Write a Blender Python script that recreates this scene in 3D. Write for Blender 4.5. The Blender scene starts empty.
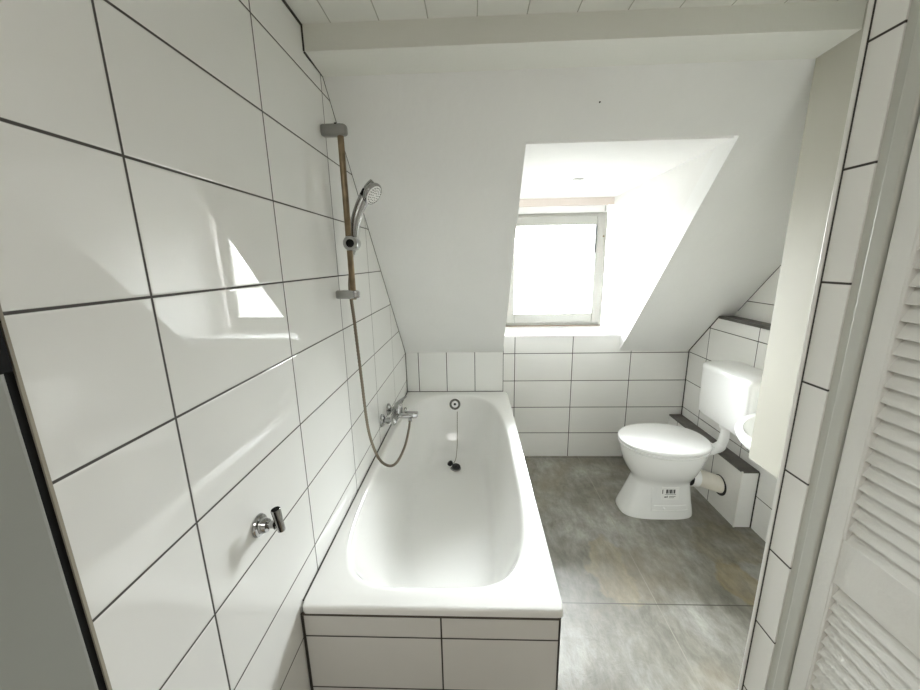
import bpy, bmesh, math, random
from mathutils import Vector, Matrix
random.seed(4)
PI = math.pi
scn = bpy.context.scene
COL = scn.collection

# ------------------------------------------------------------------ helpers
def link(name, bm, mat, parent=None, smooth=False, angle=None, loc=None, rotz=0):
    me = bpy.data.meshes.new(name)
    bmesh.ops.recalc_face_normals(bm, faces=bm.faces)
    bm.to_mesh(me); bm.free()
    for m in (mat if isinstance(mat, (list, tuple)) else [mat]):
        me.materials.append(m)
    if smooth:
        for p in me.polygons: p.use_smooth = True
        if angle is not None:
            me.set_sharp_from_angle(angle=math.radians(angle))
    o = bpy.data.objects.new(name, me)
    COL.objects.link(o)
    if parent is not None: o.parent = parent
    if loc is not None: o.location = loc
    if rotz: o.rotation_euler = (0, 0, rotz)
    return o

def struct(name, bm, mat, label, cat, **k):
    o = link(name, bm, mat, **k)
    o['kind'] = 'structure'; o['label'] = label; o['category'] = cat
    return o

def thing(name, label, cat, loc=(0, 0, 0), kind=None, group=None):
    o = bpy.data.objects.new(name, None)
    COL.objects.link(o); o.location = loc
    o.empty_display_size = .05
    o['label'] = label; o['category'] = cat
    if kind: o['kind'] = kind
    if group: o['group'] = group
    return o

def box(bm, x0, x1, y0, y1, z0, z1, bev=0, seg=2, mi=0):
    r = bmesh.ops.create_cube(bm, size=1)
    vs = r['verts']
    for v in vs:
        v.co = Vector((x0 + (v.co.x + .5) * (x1 - x0), y0 + (v.co.y + .5) * (y1 - y0), z0 + (v.co.z + .5) * (z1 - z0)))
    fs = set(f for v in vs for f in v.link_faces)
    for f in fs: f.material_index = mi
    if bev:
        es = list(set(e for v in vs for e in v.link_edges))
        bmesh.ops.bevel(bm, geom=es, offset=bev, segments=seg, profile=.5, affect='EDGES')
    return bm

def nb(): return bmesh.new()

def prism(bm, pts_a, pts_b, mi=0):
    """solid between two matching polygons"""
    a = [bm.verts.new(p) for p in pts_a]; b = [bm.verts.new(p) for p in pts_b]
    n = len(a)
    fs = [bm.faces.new(a), bm.faces.new(list(reversed(b)))]
    for i in range(n):
        fs.append(bm.faces.new((a[i], b[i], b[(i + 1) % n], a[(i + 1) % n])))
    for f in fs: f.material_index = mi
    return bm

def prism_x(bm, yz, x0, x1):
    return prism(bm, [(x0, y, z) for y, z in yz], [(x1, y, z) for y, z in yz])

def loft(bm, rings, cap0=True, cap1=True, mi=0):
    rv = [[bm.verts.new(p) for p in r] for r in rings]
    n = len(rv[0])
    for a, b in zip(rv[:-1], rv[1:]):
        for i in range(n):
            f = bm.faces.new((a[i], a[(i + 1) % n], b[(i + 1) % n], b[i])); f.material_index = mi
    if cap0: bm.faces.new(list(reversed(rv[0]))).material_index = mi
    if cap1: bm.faces.new(rv[-1]).material_index = mi
    return rv

def frame(d):
    d = Vector(d).normalized()
    h = Vector((0, 0, 1)) if abs(d.z) < .9 else Vector((1, 0, 0))
    u = d.cross(h).normalized(); w = d.cross(u).normalized()
    return u, w

def lathe(bm, prof, org, axis, seg=32, cap0=True, cap1=True, mi=0):
    """prof: list of (radius, distance along axis)"""
    org = Vector(org); d = Vector(axis).normalized(); u, w = frame(d)
    rings = [[org + d * h + (u * math.cos(2 * PI * i / seg) + w * math.sin(2 * PI * i / seg)) * max(r, 1e-4) for i in range(seg)] for r, h in prof]
    loft(bm, rings, cap0, cap1, mi)
    return bm

def spline(pts, n):
    """Catmull-Rom through pts"""
    P = [Vector(p) for p in pts]
    P = [P[0] * 2 - P[1]] + P + [P[-1] * 2 - P[-2]]
    out = []
    for k in range(1, len(P) - 2):
        for j in range(n):
            t = j / n
            a, b, c, d = P[k - 1:k + 3]
            out.append(.5 * ((2 * b) + (c - a) * t + (2 * a - 5 * b + 4 * c - d) * t * t + (3 * b - a - 3 * c + d) * t ** 3))
    out.append(P[-2])
    return out

def tube(bm, pts, rad, seg=14, mi=0):
    P = [Vector(p) for p in pts]
    T = [(P[min(i + 1, len(P) - 1)] - P[max(i - 1, 0)]).normalized() for i in range(len(P))]
    u, w = frame(T[0])
    rings = []
    for i, p in enumerate(P):
        u = (u - T[i] * u.dot(T[i])).normalized(); w = T[i].cross(u)
        r = rad[i] if isinstance(rad, (list, tuple)) else (rad(i) if callable(rad) else rad)
        rings.append([p + (u * math.cos(2 * PI * k / seg) + w * math.sin(2 * PI * k / seg)) * r for k in range(seg)])
    loft(bm, rings, True, True, mi)
    return bm

# ------------------------------------------------------------------ materials
def newmat(name):
    m = bpy.data.materials.new(name); m.use_nodes = True
    nt = m.node_tree; b = nt.nodes['Principled BSDF']
    return m, nt, b

def simple(name, col, rough=.5, metal=0, coat=0, noise=0, nscale=8, bump=0, bscale=60, spec=.5):
    m, nt, b = newmat(name)
    b.inputs['Base Color'].default_value = (*col, 1)
    b.inputs['Roughness'].default_value = rough
    b.inputs['Metallic'].default_value = metal
    b.inputs['Specular IOR Level'].default_value = spec
    if coat:
        b.inputs['Coat Weight'].default_value = coat; b.inputs['Coat Roughness'].default_value = .03
    tc = nt.nodes.new('ShaderNodeTexCoord')
    if noise:
        n = nt.nodes.new('ShaderNodeTexNoise'); n.inputs['Scale'].default_value = nscale; n.inputs['Detail'].default_value = 5
        nt.links.new(tc.outputs['Object'], n.inputs['Vector'])
        r = nt.nodes.new('ShaderNodeMapRange')
        r.inputs['From Min'].default_value = .3; r.inputs['From Max'].default_value = .7
        r.inputs['To Min'].default_value = 1 - noise; r.inputs['To Max'].default_value = 1 + noise
        nt.links.new(n.outputs['Fac'], r.inputs['Value'])
        mx = nt.nodes.new('ShaderNodeVectorMath'); mx.operation = 'SCALE'
        mx.inputs[0].default_value = col
        nt.links.new(r.outputs['Result'], mx.inputs['Scale'])
        nt.links.new(mx.outputs['Vector'], b.inputs['Base Color'])
    if bump:
        n2 = nt.nodes.new('ShaderNodeTexNoise'); n2.inputs['Scale'].default_value = bscale; n2.inputs['Detail'].default_value = 4
        nt.links.new(tc.outputs['Object'], n2.inputs['Vector'])
        bp = nt.nodes.new('ShaderNodeBump'); bp.inputs['Strength'].default_value = 1; bp.inputs['Distance'].default_value = bump
        nt.links.new(n2.outputs['Fac'], bp.inputs['Height'])
        nt.links.new(bp.outputs['Normal'], b.inputs['Normal'])
    return m

def math_node(nt, op, a, b=None, c=None):
    n = nt.nodes.new('ShaderNodeMath'); n.operation = op
    for i, v in enumerate((a, b, c)):
        if v is None: continue
        if isinstance(v, (int, float)): n.inputs[i].default_value = v
        else: nt.links.new(v, n.inputs[i])
    return n.outputs[0]

def tile_mat(name, ax, o, size, grout=.004, col=(.8, .79, .755), gcol=(.045, .04, .034), rough=.06, vary=.02, bump=.0006, wav=0, streak=False, ior=1.5):
    """rectangular tiles: ax = two axis letters, o = an intersection of joints, size = tile size.
    A size of None on an axis means no joints across it."""
    m, nt, b = newmat(name); b.inputs['IOR'].default_value = ior
    tc = nt.nodes.new('ShaderNodeTexCoord'); sp = nt.nodes.new('ShaderNodeSeparateXYZ')
    nt.links.new(tc.outputs['Object'], sp.inputs[0])
    ds = []; ids = []
    for a, oo, s in zip(ax, o, size):
        if s is None: continue
        q = math_node(nt, 'DIVIDE', math_node(nt, 'SUBTRACT', sp.outputs[a.upper()], oo), s)
        fr = math_node(nt, 'FRACT', math_node(nt, 'ADD', q, .5))
        ds.append(math_node(nt, 'MULTIPLY', math_node(nt, 'ABSOLUTE', math_node(nt, 'SUBTRACT', fr, .5)), s))
        ids.append(math_node(nt, 'FLOOR', q))
    d = ds[0] if len(ds) == 1 else math_node(nt, 'MINIMUM', ds[0], ds[1])
    mr = nt.nodes.new('ShaderNodeMapRange'); mr.interpolation_type = 'SMOOTHSTEP'
    mr.inputs['From Min'].default_value = grout / 2 - .0006; mr.inputs['From Max'].default_value = grout / 2 + .0006
    nt.links.new(d, mr.inputs['Value'])
    cb = nt.nodes.new('ShaderNodeCombineXYZ')
    for i, v in enumerate(ids): nt.links.new(v, cb.inputs[i])
    wn = nt.nodes.new('ShaderNodeTexWhiteNoise'); nt.links.new(cb.outputs[0], wn.inputs['Vector'])
    nz = nt.nodes.new('ShaderNodeTexNoise'); nz.inputs['Scale'].default_value = 5; nz.inputs['Detail'].default_value = 6
    if streak:
        mp = nt.nodes.new('ShaderNodeMapping'); mp.inputs['Scale'].default_value = (1.5, 1.5, 9)
        nt.links.new(tc.outputs['Object'], mp.inputs['Vector']); nt.links.new(mp.outputs[0], nz.inputs['Vector'])
    else: nt.links.new(tc.outputs['Object'], nz.inputs['Vector'])
    k = math_node(nt, 'ADD', math_node(nt, 'MULTIPLY', wn.outputs['Value'], vary), math_node(nt, 'MULTIPLY', nz.outputs['Fac'], vary * 2))
    k = math_node(nt, 'ADD', k, 1 - vary * 1.5)
    vm = nt.nodes.new('ShaderNodeVectorMath'); vm.operation = 'SCALE'; vm.inputs[0].default_value = col
    nt.links.new(k, vm.inputs['Scale'])
    mx = nt.nodes.new('ShaderNodeMix'); mx.data_type = 'RGBA'
    mx.inputs['A'].default_value = (*gcol, 1)
    nt.links.new(mr.outputs['Result'], mx.inputs['Factor']); nt.links.new(vm.outputs['Vector'], mx.inputs['B'])
    nt.links.new(mx.outputs['Result'], b.inputs['Base Color'])
    rr = nt.nodes.new('ShaderNodeMapRange'); rr.inputs['To Min'].default_value = .8; rr.inputs['To Max'].default_value = rough
    nt.links.new(mr.outputs['Result'], rr.inputs['Value']); nt.links.new(rr.outputs['Result'], b.inputs['Roughness'])
    # pillowed edge
    m2 = nt.nodes.new('ShaderNodeMapRange'); m2.interpolation_type = 'SMOOTHSTEP'
    m2.inputs['From Min'].default_value = grout / 2 - .001; m2.inputs['From Max'].default_value = grout / 2 + .003
    nt.links.new(d, m2.inputs['Value'])
    h = m2.outputs['Result']
    if wav:
        n3 = nt.nodes.new('ShaderNodeTexNoise'); n3.inputs['Scale'].default_value = 3.5; n3.inputs['Detail'].default_value = 1
        nt.links.new(tc.outputs['Object'], n3.inputs['Vector'])
        h = math_node(nt, 'ADD', h, math_node(nt, 'MULTIPLY', n3.outputs['Fac'], wav))
    bp = nt.nodes.new('ShaderNodeBump'); bp.inputs['Strength'].default_value = 1; bp.inputs['Distance'].default_value = bump
    nt.links.new(h, bp.inputs['Height']); nt.links.new(bp.outputs['Normal'], b.inputs['Normal'])
    return m

def stone_mat(name, joints=True):
    m, nt, b = newmat(name)
    L = nt.links.new
    tc = nt.nodes.new('ShaderNodeTexCoord'); sp = nt.nodes.new('ShaderNodeSeparateXYZ'); L(tc.outputs['Object'], sp.inputs[0])
    def noise(scale, detail=6, rough=.6, dist=0, off=0, sc=(1, 1, 1), rz=0):
        n = nt.nodes.new('ShaderNodeTexNoise'); n.inputs['Scale'].default_value = scale; n.inputs['Detail'].default_value = detail
        n.inputs['Roughness'].default_value = rough; n.inputs['Distortion'].default_value = dist
        mp = nt.nodes.new('ShaderNodeMapping'); mp.inputs['Location'].default_value = (off, off * .7, 0); mp.inputs['Scale'].default_value = sc; mp.inputs['Rotation'].default_value = (0, 0, rz)
        L(tc.outputs['Object'], mp.inputs['Vector']); L(mp.outputs[0], n.inputs['Vector'])
        return n.outputs['Fac']
    def ramp(v, stops):
        r = nt.nodes.new('ShaderNodeValToRGB'); e = r.color_ramp.elements
        while len(e) < len(stops): e.new(.5)
        for el, (p, c) in zip(e, stops): el.position = p; el.color = (*c, 1)
        L(v, r.inputs['Fac']); return r.outputs['Color']
    def mix(f, a, c, mode='MIX'):
        n = nt.nodes.new('ShaderNodeMix'); n.data_type = 'RGBA'; n.blend_type = mode
        for k, v in (('Factor', f), ('A', a), ('B', c)):
            if isinstance(v, (int, float)): n.inputs[k].default_value = v
            elif isinstance(v, tuple): n.inputs[k].default_value = (*v, 1)
            else: L(v, n.inputs[k])
        return n.outputs['Result']
    base = ramp(noise(2.6, 9, .66, .35), [(.3, (.145, .134, .108)), (.48, (.225, .216, .186)), (.68, (.36, .355, .33))])
    fine = ramp(noise(22, 9, .74, .25, 3, (1, .42, 1), .75), [(.3, (.62, .60, .57)), (.5, (1, 1, 1)), (.7, (1.42, 1.42, 1.4))])
    c = mix(.9, base, fine, 'MULTIPLY')
    warm = ramp(noise(1.7, 5, .55, 1.5, 7.3), [(.5, (0, 0, 0)), (.66, (1, 1, 1))])
    wv = nt.nodes.new('ShaderNodeRGBToBW'); L(warm, wv.inputs[0])
    c = mix(math_node(nt, 'MULTIPLY', wv.outputs[0], .35), c, (.24, .195, .125))
    if joints:
        nd = noise(6.5, 9, .68, .3, 2)
        # ochre slate patches at their own places on the tiles
        for (px, py, rx, ry, amt, pc) in ((1.12, 1.50, .10, .20, .75, (.29, .25, .17)), (1.68, 1.42, .10, .13, .85, (.25, .20, .105)), (1.76, 1.66, .20, .15, .6, (.175, .145, .085))):
            dx = math_node(nt, 'DIVIDE', math_node(nt, 'SUBTRACT', sp.outputs['X'], px), rx)
            dy = math_node(nt, 'DIVIDE', math_node(nt, 'SUBTRACT', sp.outputs['Y'], py), ry)
            r2 = math_node(nt, 'SQRT', math_node(nt, 'ADD', math_node(nt, 'MULTIPLY', dx, dx), math_node(nt, 'MULTIPLY', dy, dy)))
            v = math_node(nt, 'ADD', r2, math_node(nt, 'MULTIPLY', math_node(nt, 'SUBTRACT', nd, .5), 2.0))
            mr = nt.nodes.new('ShaderNodeMapRange'); mr.inputs['From Min'].default_value = 1.0; mr.inputs['From Max'].default_value = .8
            L(v, mr.inputs['Value'])
            edge = nt.nodes.new('ShaderNodeMapRange'); edge.inputs['From Min'].default_value = .2; edge.inputs['From Max'].default_value = .95
            edge.inputs['To Min'].default_value = .35; edge.inputs['To Max'].default_value = 1
            L(v, edge.inputs['Value'])
            k_ = math_node(nt, 'MULTIPLY', math_node(nt, 'MULTIPLY', mr.outputs['Result'], amt), edge.outputs['Result'])
            c = mix(k_, c, mix(.8, pc, fine, 'MULTIPLY'))
        for a, oo, sz, wd, jc in (('X', 1.247, .75, .0018, (.30, .285, .24)), ('Y', 1.315, 1.2, .0022, (.075, .068, .055))):
            q = math_node(nt, 'DIVIDE', math_node(nt, 'SUBTRACT', sp.outputs[a], oo), sz)
            fr = math_node(nt, 'FRACT', math_node(nt, 'ADD', q, .5))
            d = math_node(nt, 'MULTIPLY', math_node(nt, 'ABSOLUTE', math_node(nt, 'SUBTRACT', fr, .5)), sz)
            mr = nt.nodes.new('ShaderNodeMapRange'); mr.inputs['From Min'].default_value = wd - .0006; mr.inputs['From Max'].default_value = wd + .0006
            L(d, mr.inputs['Value'])
            c = mix(mr.outputs['Result'], jc, c)
    L(c, b.inputs['Base Color'])
    rn = nt.nodes.new('ShaderNodeMapRange'); rn.inputs['To Min'].default_value = .30; rn.inputs['To Max'].default_value = .5
    L(noise(6, 5, .6, .5, 4), rn.inputs['Value']); L(rn.outputs['Result'], b.inputs['Roughness'])
    bp = nt.nodes.new('ShaderNodeBump'); bp.inputs['Strength'].default_value = 1; bp.inputs['Distance'].default_value = .0022
    L(noise(9, 8, .65, 1, 3), bp.inputs['Height']); L(bp.outputs['Normal'], b.inputs['Normal'])
    return m

WHITE = (.80, .795, .765)
M_left = tile_mat('white_gloss_wall_tile', 'yz', (.5473, .010), (.3986, .196), .0042, col=(.86, .862, .84), rough=.012, wav=.35, bump=.0006, ior=1.7)
M_back = tile_mat('white_satin_wall_tile', 'xz', (.7707, .187), (.4, .2), .0048, col=(.865, .86, .835), rough=.22, streak=True)
M_bath_back = tile_mat('white_upright_wall_tile', 'xz', (.0904, 0), (.2, None), .0048, col=(.85, .85, .825), rough=.15)
M_right = tile_mat('white_satin_tile_on_right', 'yz', (2.342, .19), (.4, .2), .0045, col=(.865, .86, .835), rough=.2, streak=True)
M_upper = tile_mat('white_satin_tile_on_recess', 'yz', (1.5, 1.175), (.4, .2), .0045, col=(.865, .86, .835), rough=.2)
M_apron = tile_mat('shaded_white_tile_on_bath_surround', 'xz', (.388 - .36, .406), (.4, .185), .0045, col=(.74, .735, .705), rough=.2)  # same white tile as the walls, with the panel's shade put into its colour
M_apron_side = tile_mat('shaded_white_tile_on_bath_side', 'yz', (.85 - 1.68, .406), (.4, .185), .0045, col=(.74, .735, .705), rough=.2)  # side tiles share the shade-darkened colour
M_jamb = tile_mat('white_tile_on_door_reveal', 'yz', (0, .7755), (None, .19975), .0042, col=(.86, .855, .82), rough=.16)
M_boxtile = tile_mat('white_tile_on_pipe_box', 'yz', (2.02, 0), (.4, None), .0045, col=(.865, .86, .835), rough=.2, streak=True)
M_stone = stone_mat('grey_brown_slate_floor_tile')
M_darkstone = simple('dark_grey_slate_ledge', (.10, .092, .08), .45, noise=.25, nscale=18, bump=.001, bscale=30)
M_paint = simple('white_wall_paint', (.87, .87, .855), .75, noise=.012, nscale=4, bump=.0012, bscale=28)
M_paint_dormer = simple('white_dormer_paint', (.845, .837, .815), .7, noise=.015, nscale=9, bump=.0015, bscale=40)
M_beam = simple('off_white_beam_paint', (.80, .80, .75), .7, bump=.0008, bscale=90)
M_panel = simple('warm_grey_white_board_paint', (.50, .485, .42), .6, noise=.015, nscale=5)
M_silicone = simple('dark_grey_silicone', (.035, .032, .026), .6)
M_silicone_brown = simple('brown_stained_silicone', (.06, .048, .036), .6)
M_enamel = simple('white_bath_enamel', (.86, .86, .84), .07, coat=.4, spec=.5)
M_ceramic = simple('white_sanitary_ceramic', (.87, .875, .86), .06, coat=.5)
M_seat = simple('white_toilet_seat_plastic', (.93, .93, .925), .16)
M_plastic = simple('white_plastic', (.92, .92, .91), .3)
M_pvc = simple('cream_white_waste_plastic', (.80, .765, .68), .35, noise=.06, nscale=12)
M_chrome = simple('polished_chrome', (.42, .42, .415), .05, metal=1)
M_darkchrome = simple('dull_dark_chrome', (.16, .16, .15), .2, metal=.9)
M_greypost = simple('grey_door_frame_paint', (.27, .275, .25), .5)
M_satin = simple('dull_grey_bracket_metal', (.30, .30, .28), .35, metal=.5)
M_brass = simple('tarnished_brown_rail_metal', (.22, .168, .105), .28, metal=.85, noise=.25, nscale=30)
M_hose = simple('brownish_steel_hose', (.21, .18, .135), .3, metal=.9)
M_rubber = simple('black_rubber', (.012, .012, .012), .45)
M_black = simple('black_metal', (.008, .008, .008), .7, spec=.15)
M_greyprint = simple('grey_label_print', (.06, .06, .06), .6)
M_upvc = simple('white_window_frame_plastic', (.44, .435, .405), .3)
M_lintel = simple('pale_pinkish_plaster', (.74, .665, .62), .75)
M_door = simple('white_gloss_door_paint', (.80, .80, .77), .32, bump=.0004, bscale=120)
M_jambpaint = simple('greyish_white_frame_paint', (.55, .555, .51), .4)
M_tileedge = simple('beige_raw_tile_edge', (.34, .31, .25), .7)
M_profile = simple('white_tile_corner_profile', (.80, .79, .75), .3)
M_hall = simple('hall_wall_paint', (.82, .81, .78), .8)
M_hallfloor = simple('hall_floor_wood', (.42, .34, .25), .5, noise=.2, nscale=6)
M_ceil = tile_mat('painted_ceiling_boards', 'xz', (.087, 0), (.139, None), .003, col=(.80, .80, .76), gcol=(.45, .44, .39), rough=.6, bump=.0015, vary=.02)

def glass_mat():
    m, nt, b = newmat('clear_window_glass')
    nt.nodes.remove(b)
    out = nt.nodes['Material Output']
    t = nt.nodes.new('ShaderNodeBsdfTransparent'); t.inputs[0].default_value = (.95, .96, .95, 1)
    g = nt.nodes.new('ShaderNodeBsdfGlossy'); g.inputs['Roughness'].default_value = .01
    f = nt.nodes.new('ShaderNodeFresnel'); f.inputs['IOR'].default_value = 1.45
    mx = nt.nodes.new('ShaderNodeMixShader')
    nt.links.new(f.outputs[0], mx.inputs[0]); nt.links.new(t.outputs[0], mx.inputs[1]); nt.links.new(g.outputs[0], mx.inputs[2])
    nt.links.new(mx.outputs[0], out.inputs['Surface'])
    return m
M_glass = glass_mat()

# ------------------------------------------------------------------ room shell
YB, KZ, YT, ZT = 2.5357, .80, 1.36, 2.022       # knee wall plane and top; slope meets beam here
SL = (ZT - KZ) / (YB - YT)
def slz(y): return KZ + (YB - y) * SL
CEIL = 2.095

bm = nb(); box(bm, -.1, 2.35, .30, YB + .1, -.12, 0)
struct('floor', bm, M_stone, 'grey-brown slate-look tiled bathroom floor with ochre patches', 'floor')
bm = nb(); box(bm, -.9, 2.35, -1.7, .30, -.12, 0)
struct('floor', bm, M_hallfloor, 'wooden hall floor outside the bathroom doorway', 'floor')

bm = nb(); prism_x(bm, [(.365, 0), (YB, 0), (YB, KZ), (YT, ZT), (1.24, ZT), (1.24, CEIL), (.365, CEIL)], 0, -.12)
struct('wall_left', bm, M_left, 'tall left wall of glossy white tiles with dark joints behind the bathtub', 'wall')

# back knee wall: strip behind the bath and the rest with a raised piece below the window sill
bm = nb(); box(bm, -.1, .692, YB, YB + .1, 0, KZ)
struct('wall_back', bm, M_bath_back, 'low white tiled wall of upright tiles at the far end of the bathtub', 'wall')
bm = nb()
XL, XRT, XRB = .687, 1.458, 1.489
prism(bm, [(.692, YB, 0), (2.0, YB, 0), (2.0, YB, KZ), (XRB, YB, KZ), (XRB, YB, .905), (.692, YB, .905)],
          [(.692, YB + .1, 0), (2.0, YB + .1, 0), (2.0, YB + .1, KZ), (XRB, YB + .1, KZ), (XRB, YB + .1, .905), (.692, YB + .1, .905)])
struct('wall_back', bm, M_back, 'low white tiled wall under the window and behind the toilet', 'wall')

# sloped ceiling with the dormer opening
YO = 1.522; ZO = slz(YO)
nrm = Vector((0, SL, 1)).normalized() * .1
def slope_piece(bm, quad):
    a = [Vector(p) for p in quad]
    prism(bm, a, [p + nrm for p in a])
bm = nb()
def sv(x, y): return (x, y, slz(y))
slope_piece(bm, [sv(-.1, YT), sv(2.2, YT), sv(2.2, YO), sv(-.1, YO)])
slope_piece(bm, [sv(-.1, YO), sv(XL, YO), sv(XL, YB), sv(-.1, YB)])
slope_piece(bm, [sv(XRT, YO), sv(2.2, YO), sv(2.2, YB), sv(XRB, YB)])
struct('ceiling_slope', bm, M_paint, 'white sloping attic ceiling cut by the dormer opening', 'ceiling')
# dormer
WY = 2.89
def xr(y): return XRT + (XRB - XRT) * (y - YO) / (YB - YO)
bm = nb()
prism(bm, [(XL - .0015, YO + .03, ZO), (XL - .0015, WY + .1, ZO), (XL - .0015, WY + .1, .78), (XL - .0015, YB + .03, .80)], [(XL - .08, YO + .03, ZO), (XL - .08, WY + .1, ZO), (XL - .08, WY + .1, .78), (XL - .08, YB + .03, .80)])
struct('wall_dormer_left', bm, M_paint_dormer, 'white left cheek of the window dormer', 'wall')
bm = nb()
pr_ = [(YO + .03, ZO), (WY + .1, ZO), (WY + .1, .78), (YB + .03, .80)]
prism(bm, [(xr(y) + .003, y, z) for y, z in pr_], [(xr(y) + .08, y, z) for y, z in pr_])
struct('wall_dormer_right', bm, M_paint_dormer, 'bright white right cheek of the window dormer', 'wall')
bm = nb(); box(bm, XL - .08, 1.6, YO + .03, WY + .1, ZO + .001, ZO + .08)
struct('ceiling_dormer', bm, M_paint_dormer, 'flat white dormer ceiling above the window', 'ceiling')
bm = nb(); prism(bm, [(XL, YB - .004, .905), (XRB + .004, YB - .004, .905), (xr(WY), WY + .1, .905), (XL, WY + .1, .905)],
                 [(XL, YB - .004, .918), (XRB + .004, YB - .004, .918), (xr(WY), WY + .1, .918), (XL, WY + .1, .918)])
struct('trim_1', bm, M_plastic, 'white window sill slab above the tiles', 'window sill')
bm = nb(); box(bm, XL, 1.60, YB + .1, WY + .1, .78, .905)
struct('wall_dormer_sill', bm, M_paint_dormer, 'plaster base under the window sill', 'wall')
bm = nb(); box(bm, XL, 1.50, WY - .03, WY + .1, 1.803, ZO)
struct('trim_2', bm, M_lintel, 'pale pinkish lintel strip over the window', 'trim')
bm = nb(); box(bm, XL, 1.47, WY - .006, WY + .1, 1.756, 1.803)
struct('trim_3', bm, M_plastic, 'white packing strip between window frame and lintel', 'trim')

# window
win = thing('window_1', 'white framed dormer window with blown-out bright sky behind', 'window', (1.09, WY, .918), 'structure')
IW = Matrix.Translation((-1.09, -WY, -.918))
def wpart(name, bm, mat, parent=win, **k):
    bm.transform(IW); return link(name, bm, mat, parent, **k)
def ring_frame(bm, x0, x1, z0, z1, wl, wr, wb, wt, y0, y1, bev=.004):
    for a in ((x0, x0 + wl, z0, z1), (x1 - wr, x1, z0, z1), (x0 + wl, x1 - wr, z0, z0 + wb), (x0 + wl, x1 - wr, z1 - wt, z1)):
        box(bm, a[0], a[1], y0, y1, a[2], a[3], bev)
bm = nb(); ring_frame(bm, XL, 1.476, .918, 1.756, .04, .034, .04, .034, WY, WY + .07)
wpart('window_frame', bm, M_upvc)
bm = nb(); ring_frame(bm, XL + .035, 1.455, .945, 1.735, .075, .066, .075, .066, WY - .022, WY + .05, .007)
sash = wpart('window_sash', bm, M_upvc)
bm = nb(); box(bm, XL + .1, 1.395, WY + .008, WY + .014, 1.01, 1.675)
wpart('glass_pane', bm, M_glass)
bm = nb(); lathe(bm, [(.007, 0), (.007, .003), (.004, .004)], (1.442, WY - .0215, 1.585), (0, -1, 0), 14)
wpart('sash_cap', bm, M_brass)
bm = nb(); box(bm, 1.385, 1.390, WY - .024, WY - .008, 1.47, 1.665)
wpart('glazing_gasket', bm, M_black)
bm = nb(); box(bm, 1.444, 1.450, WY - .012, WY - .002, 1.76, 1.80, .001)
wpart('fixing_clip', bm, M_satin)
bm = nb(); box(bm, XL, 1.49, WY - .006, WY + .002, .914, .924)
struct('trim_4', bm, simple('stained_brown_joint', (.33, .24, .16), .7), 'brown stained joint where the window frame meets the sill', 'trim')

# beam and ceiling
bm = nb(); prism_x(bm, [(1.222, 2.027), (YT + .01, ZT - .002), (YT + .12, ZT + .03), (YT + .12, CEIL + .06), (1.222, CEIL + .06)], -.1, 2.2)
struct('ceiling_beam', bm, M_beam, 'off-white boxed beam across the ceiling above the slope', 'beam')
bm = nb(); box(bm, -.9, 2.35, -1.7, 1.225, CEIL, CEIL + .1)
struct('ceiling', bm, M_ceil, 'white painted board ceiling at the top of the room', 'ceiling')

# right wall, slightly out of square, with a stone ledge
RW = .0
def wall_r(name, bm, mat, label, cat):
    # local frame: origin at (1.914, YB), local y along the wall
    o = struct(name, bm, mat, label, cat); return o
def rwx(y): return 1.963 + (YB - y) * RW
def rprism(bm, yz, d0, d1):
    prism(bm, [(rwx(y) + d0, y, z) for y, z in yz], [(rwx(y) + d1, y, z) for y, z in yz])
    return bm
YL = YB - (1.062 - KZ) / SL
bm = nb(); rprism(bm, [(.74, 0), (YB, 0), (YB, KZ), (YL, 1.062), (.74, 1.062)], 0, .25)
struct('wall_right', bm, M_right, 'white tiled lower right wall behind the toilet cistern', 'wall')
YL2 = YB - (1.078 - KZ) / SL
bm = nb(); rprism(bm, [(.74, 1.062), (YL, 1.062), (YL2, 1.078), (.74, 1.078)], -.004, .25)
struct('trim_5', bm, M_darkstone, 'dark stone ledge on top of the lower right wall', 'ledge')
bm = nb(); prism_x(bm, [(.74, 1.0), (YB, 1.0), (YB, 1.02), (YT, ZT + .05), (.74, ZT + .05)], 2.043, 2.2)
struct('wall_right_upper', bm, M_upper, 'recessed white tiled wall above the dark ledge', 'wall')
# pipe box along the foot of the right wall
bm = nb()
for y0, y1 in ((1.79, YB),):
    prism(bm, [(rwx(y0) - .088, y0, 0), (rwx(y1) - .088, y1, 0), (rwx(y1) + .01, y1, 0), (rwx(y0) + .01, y0, 0)],
              [(rwx(y0) - .088, y0, .322), (rwx(y1) - .088, y1, .322), (rwx(y1) + .01, y1, .322), (rwx(y0) + .01, y0, .322)])
struct('trim_6', bm, M_boxtile, 'low white tiled pipe boxing at the foot of the right wall', 'pipe boxing')
bm = nb()
y0, y1 = 1.788, YB
prism(bm, [(rwx(y0) - .086, y0 + .002, .322), (rwx(y1) - .086, y1, .322), (rwx(y1) + .01, y1, .322), (rwx(y0) + .01, y0 + .002, .322)],
          [(rwx(y0) - .086, y0 + .002, .331), (rwx(y1) - .086, y1, .331), (rwx(y1) + .01, y1, .331), (rwx(y0) + .01, y0 + .002, .331)])
struct('trim_7', bm, M_darkstone, 'dark stone top of the low pipe boxing', 'ledge')
bm = nb()
prism(bm, [(rwx(1.79) - .091, 1.787, 0), (rwx(1.79) - .084, 1.787, 0), (rwx(1.79) - .084, 1.793, 0), (rwx(1.79) - .091, 1.793, 0)],
          [(rwx(1.79) - .091, 1.787, .331), (rwx(1.79) - .084, 1.787, .331), (rwx(1.79) - .084, 1.793, .331), (rwx(1.79) - .091, 1.793, .331)])
struct('trim_8', bm, M_profile, 'white corner profile on the near edge of the pipe boxing', 'trim')

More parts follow.
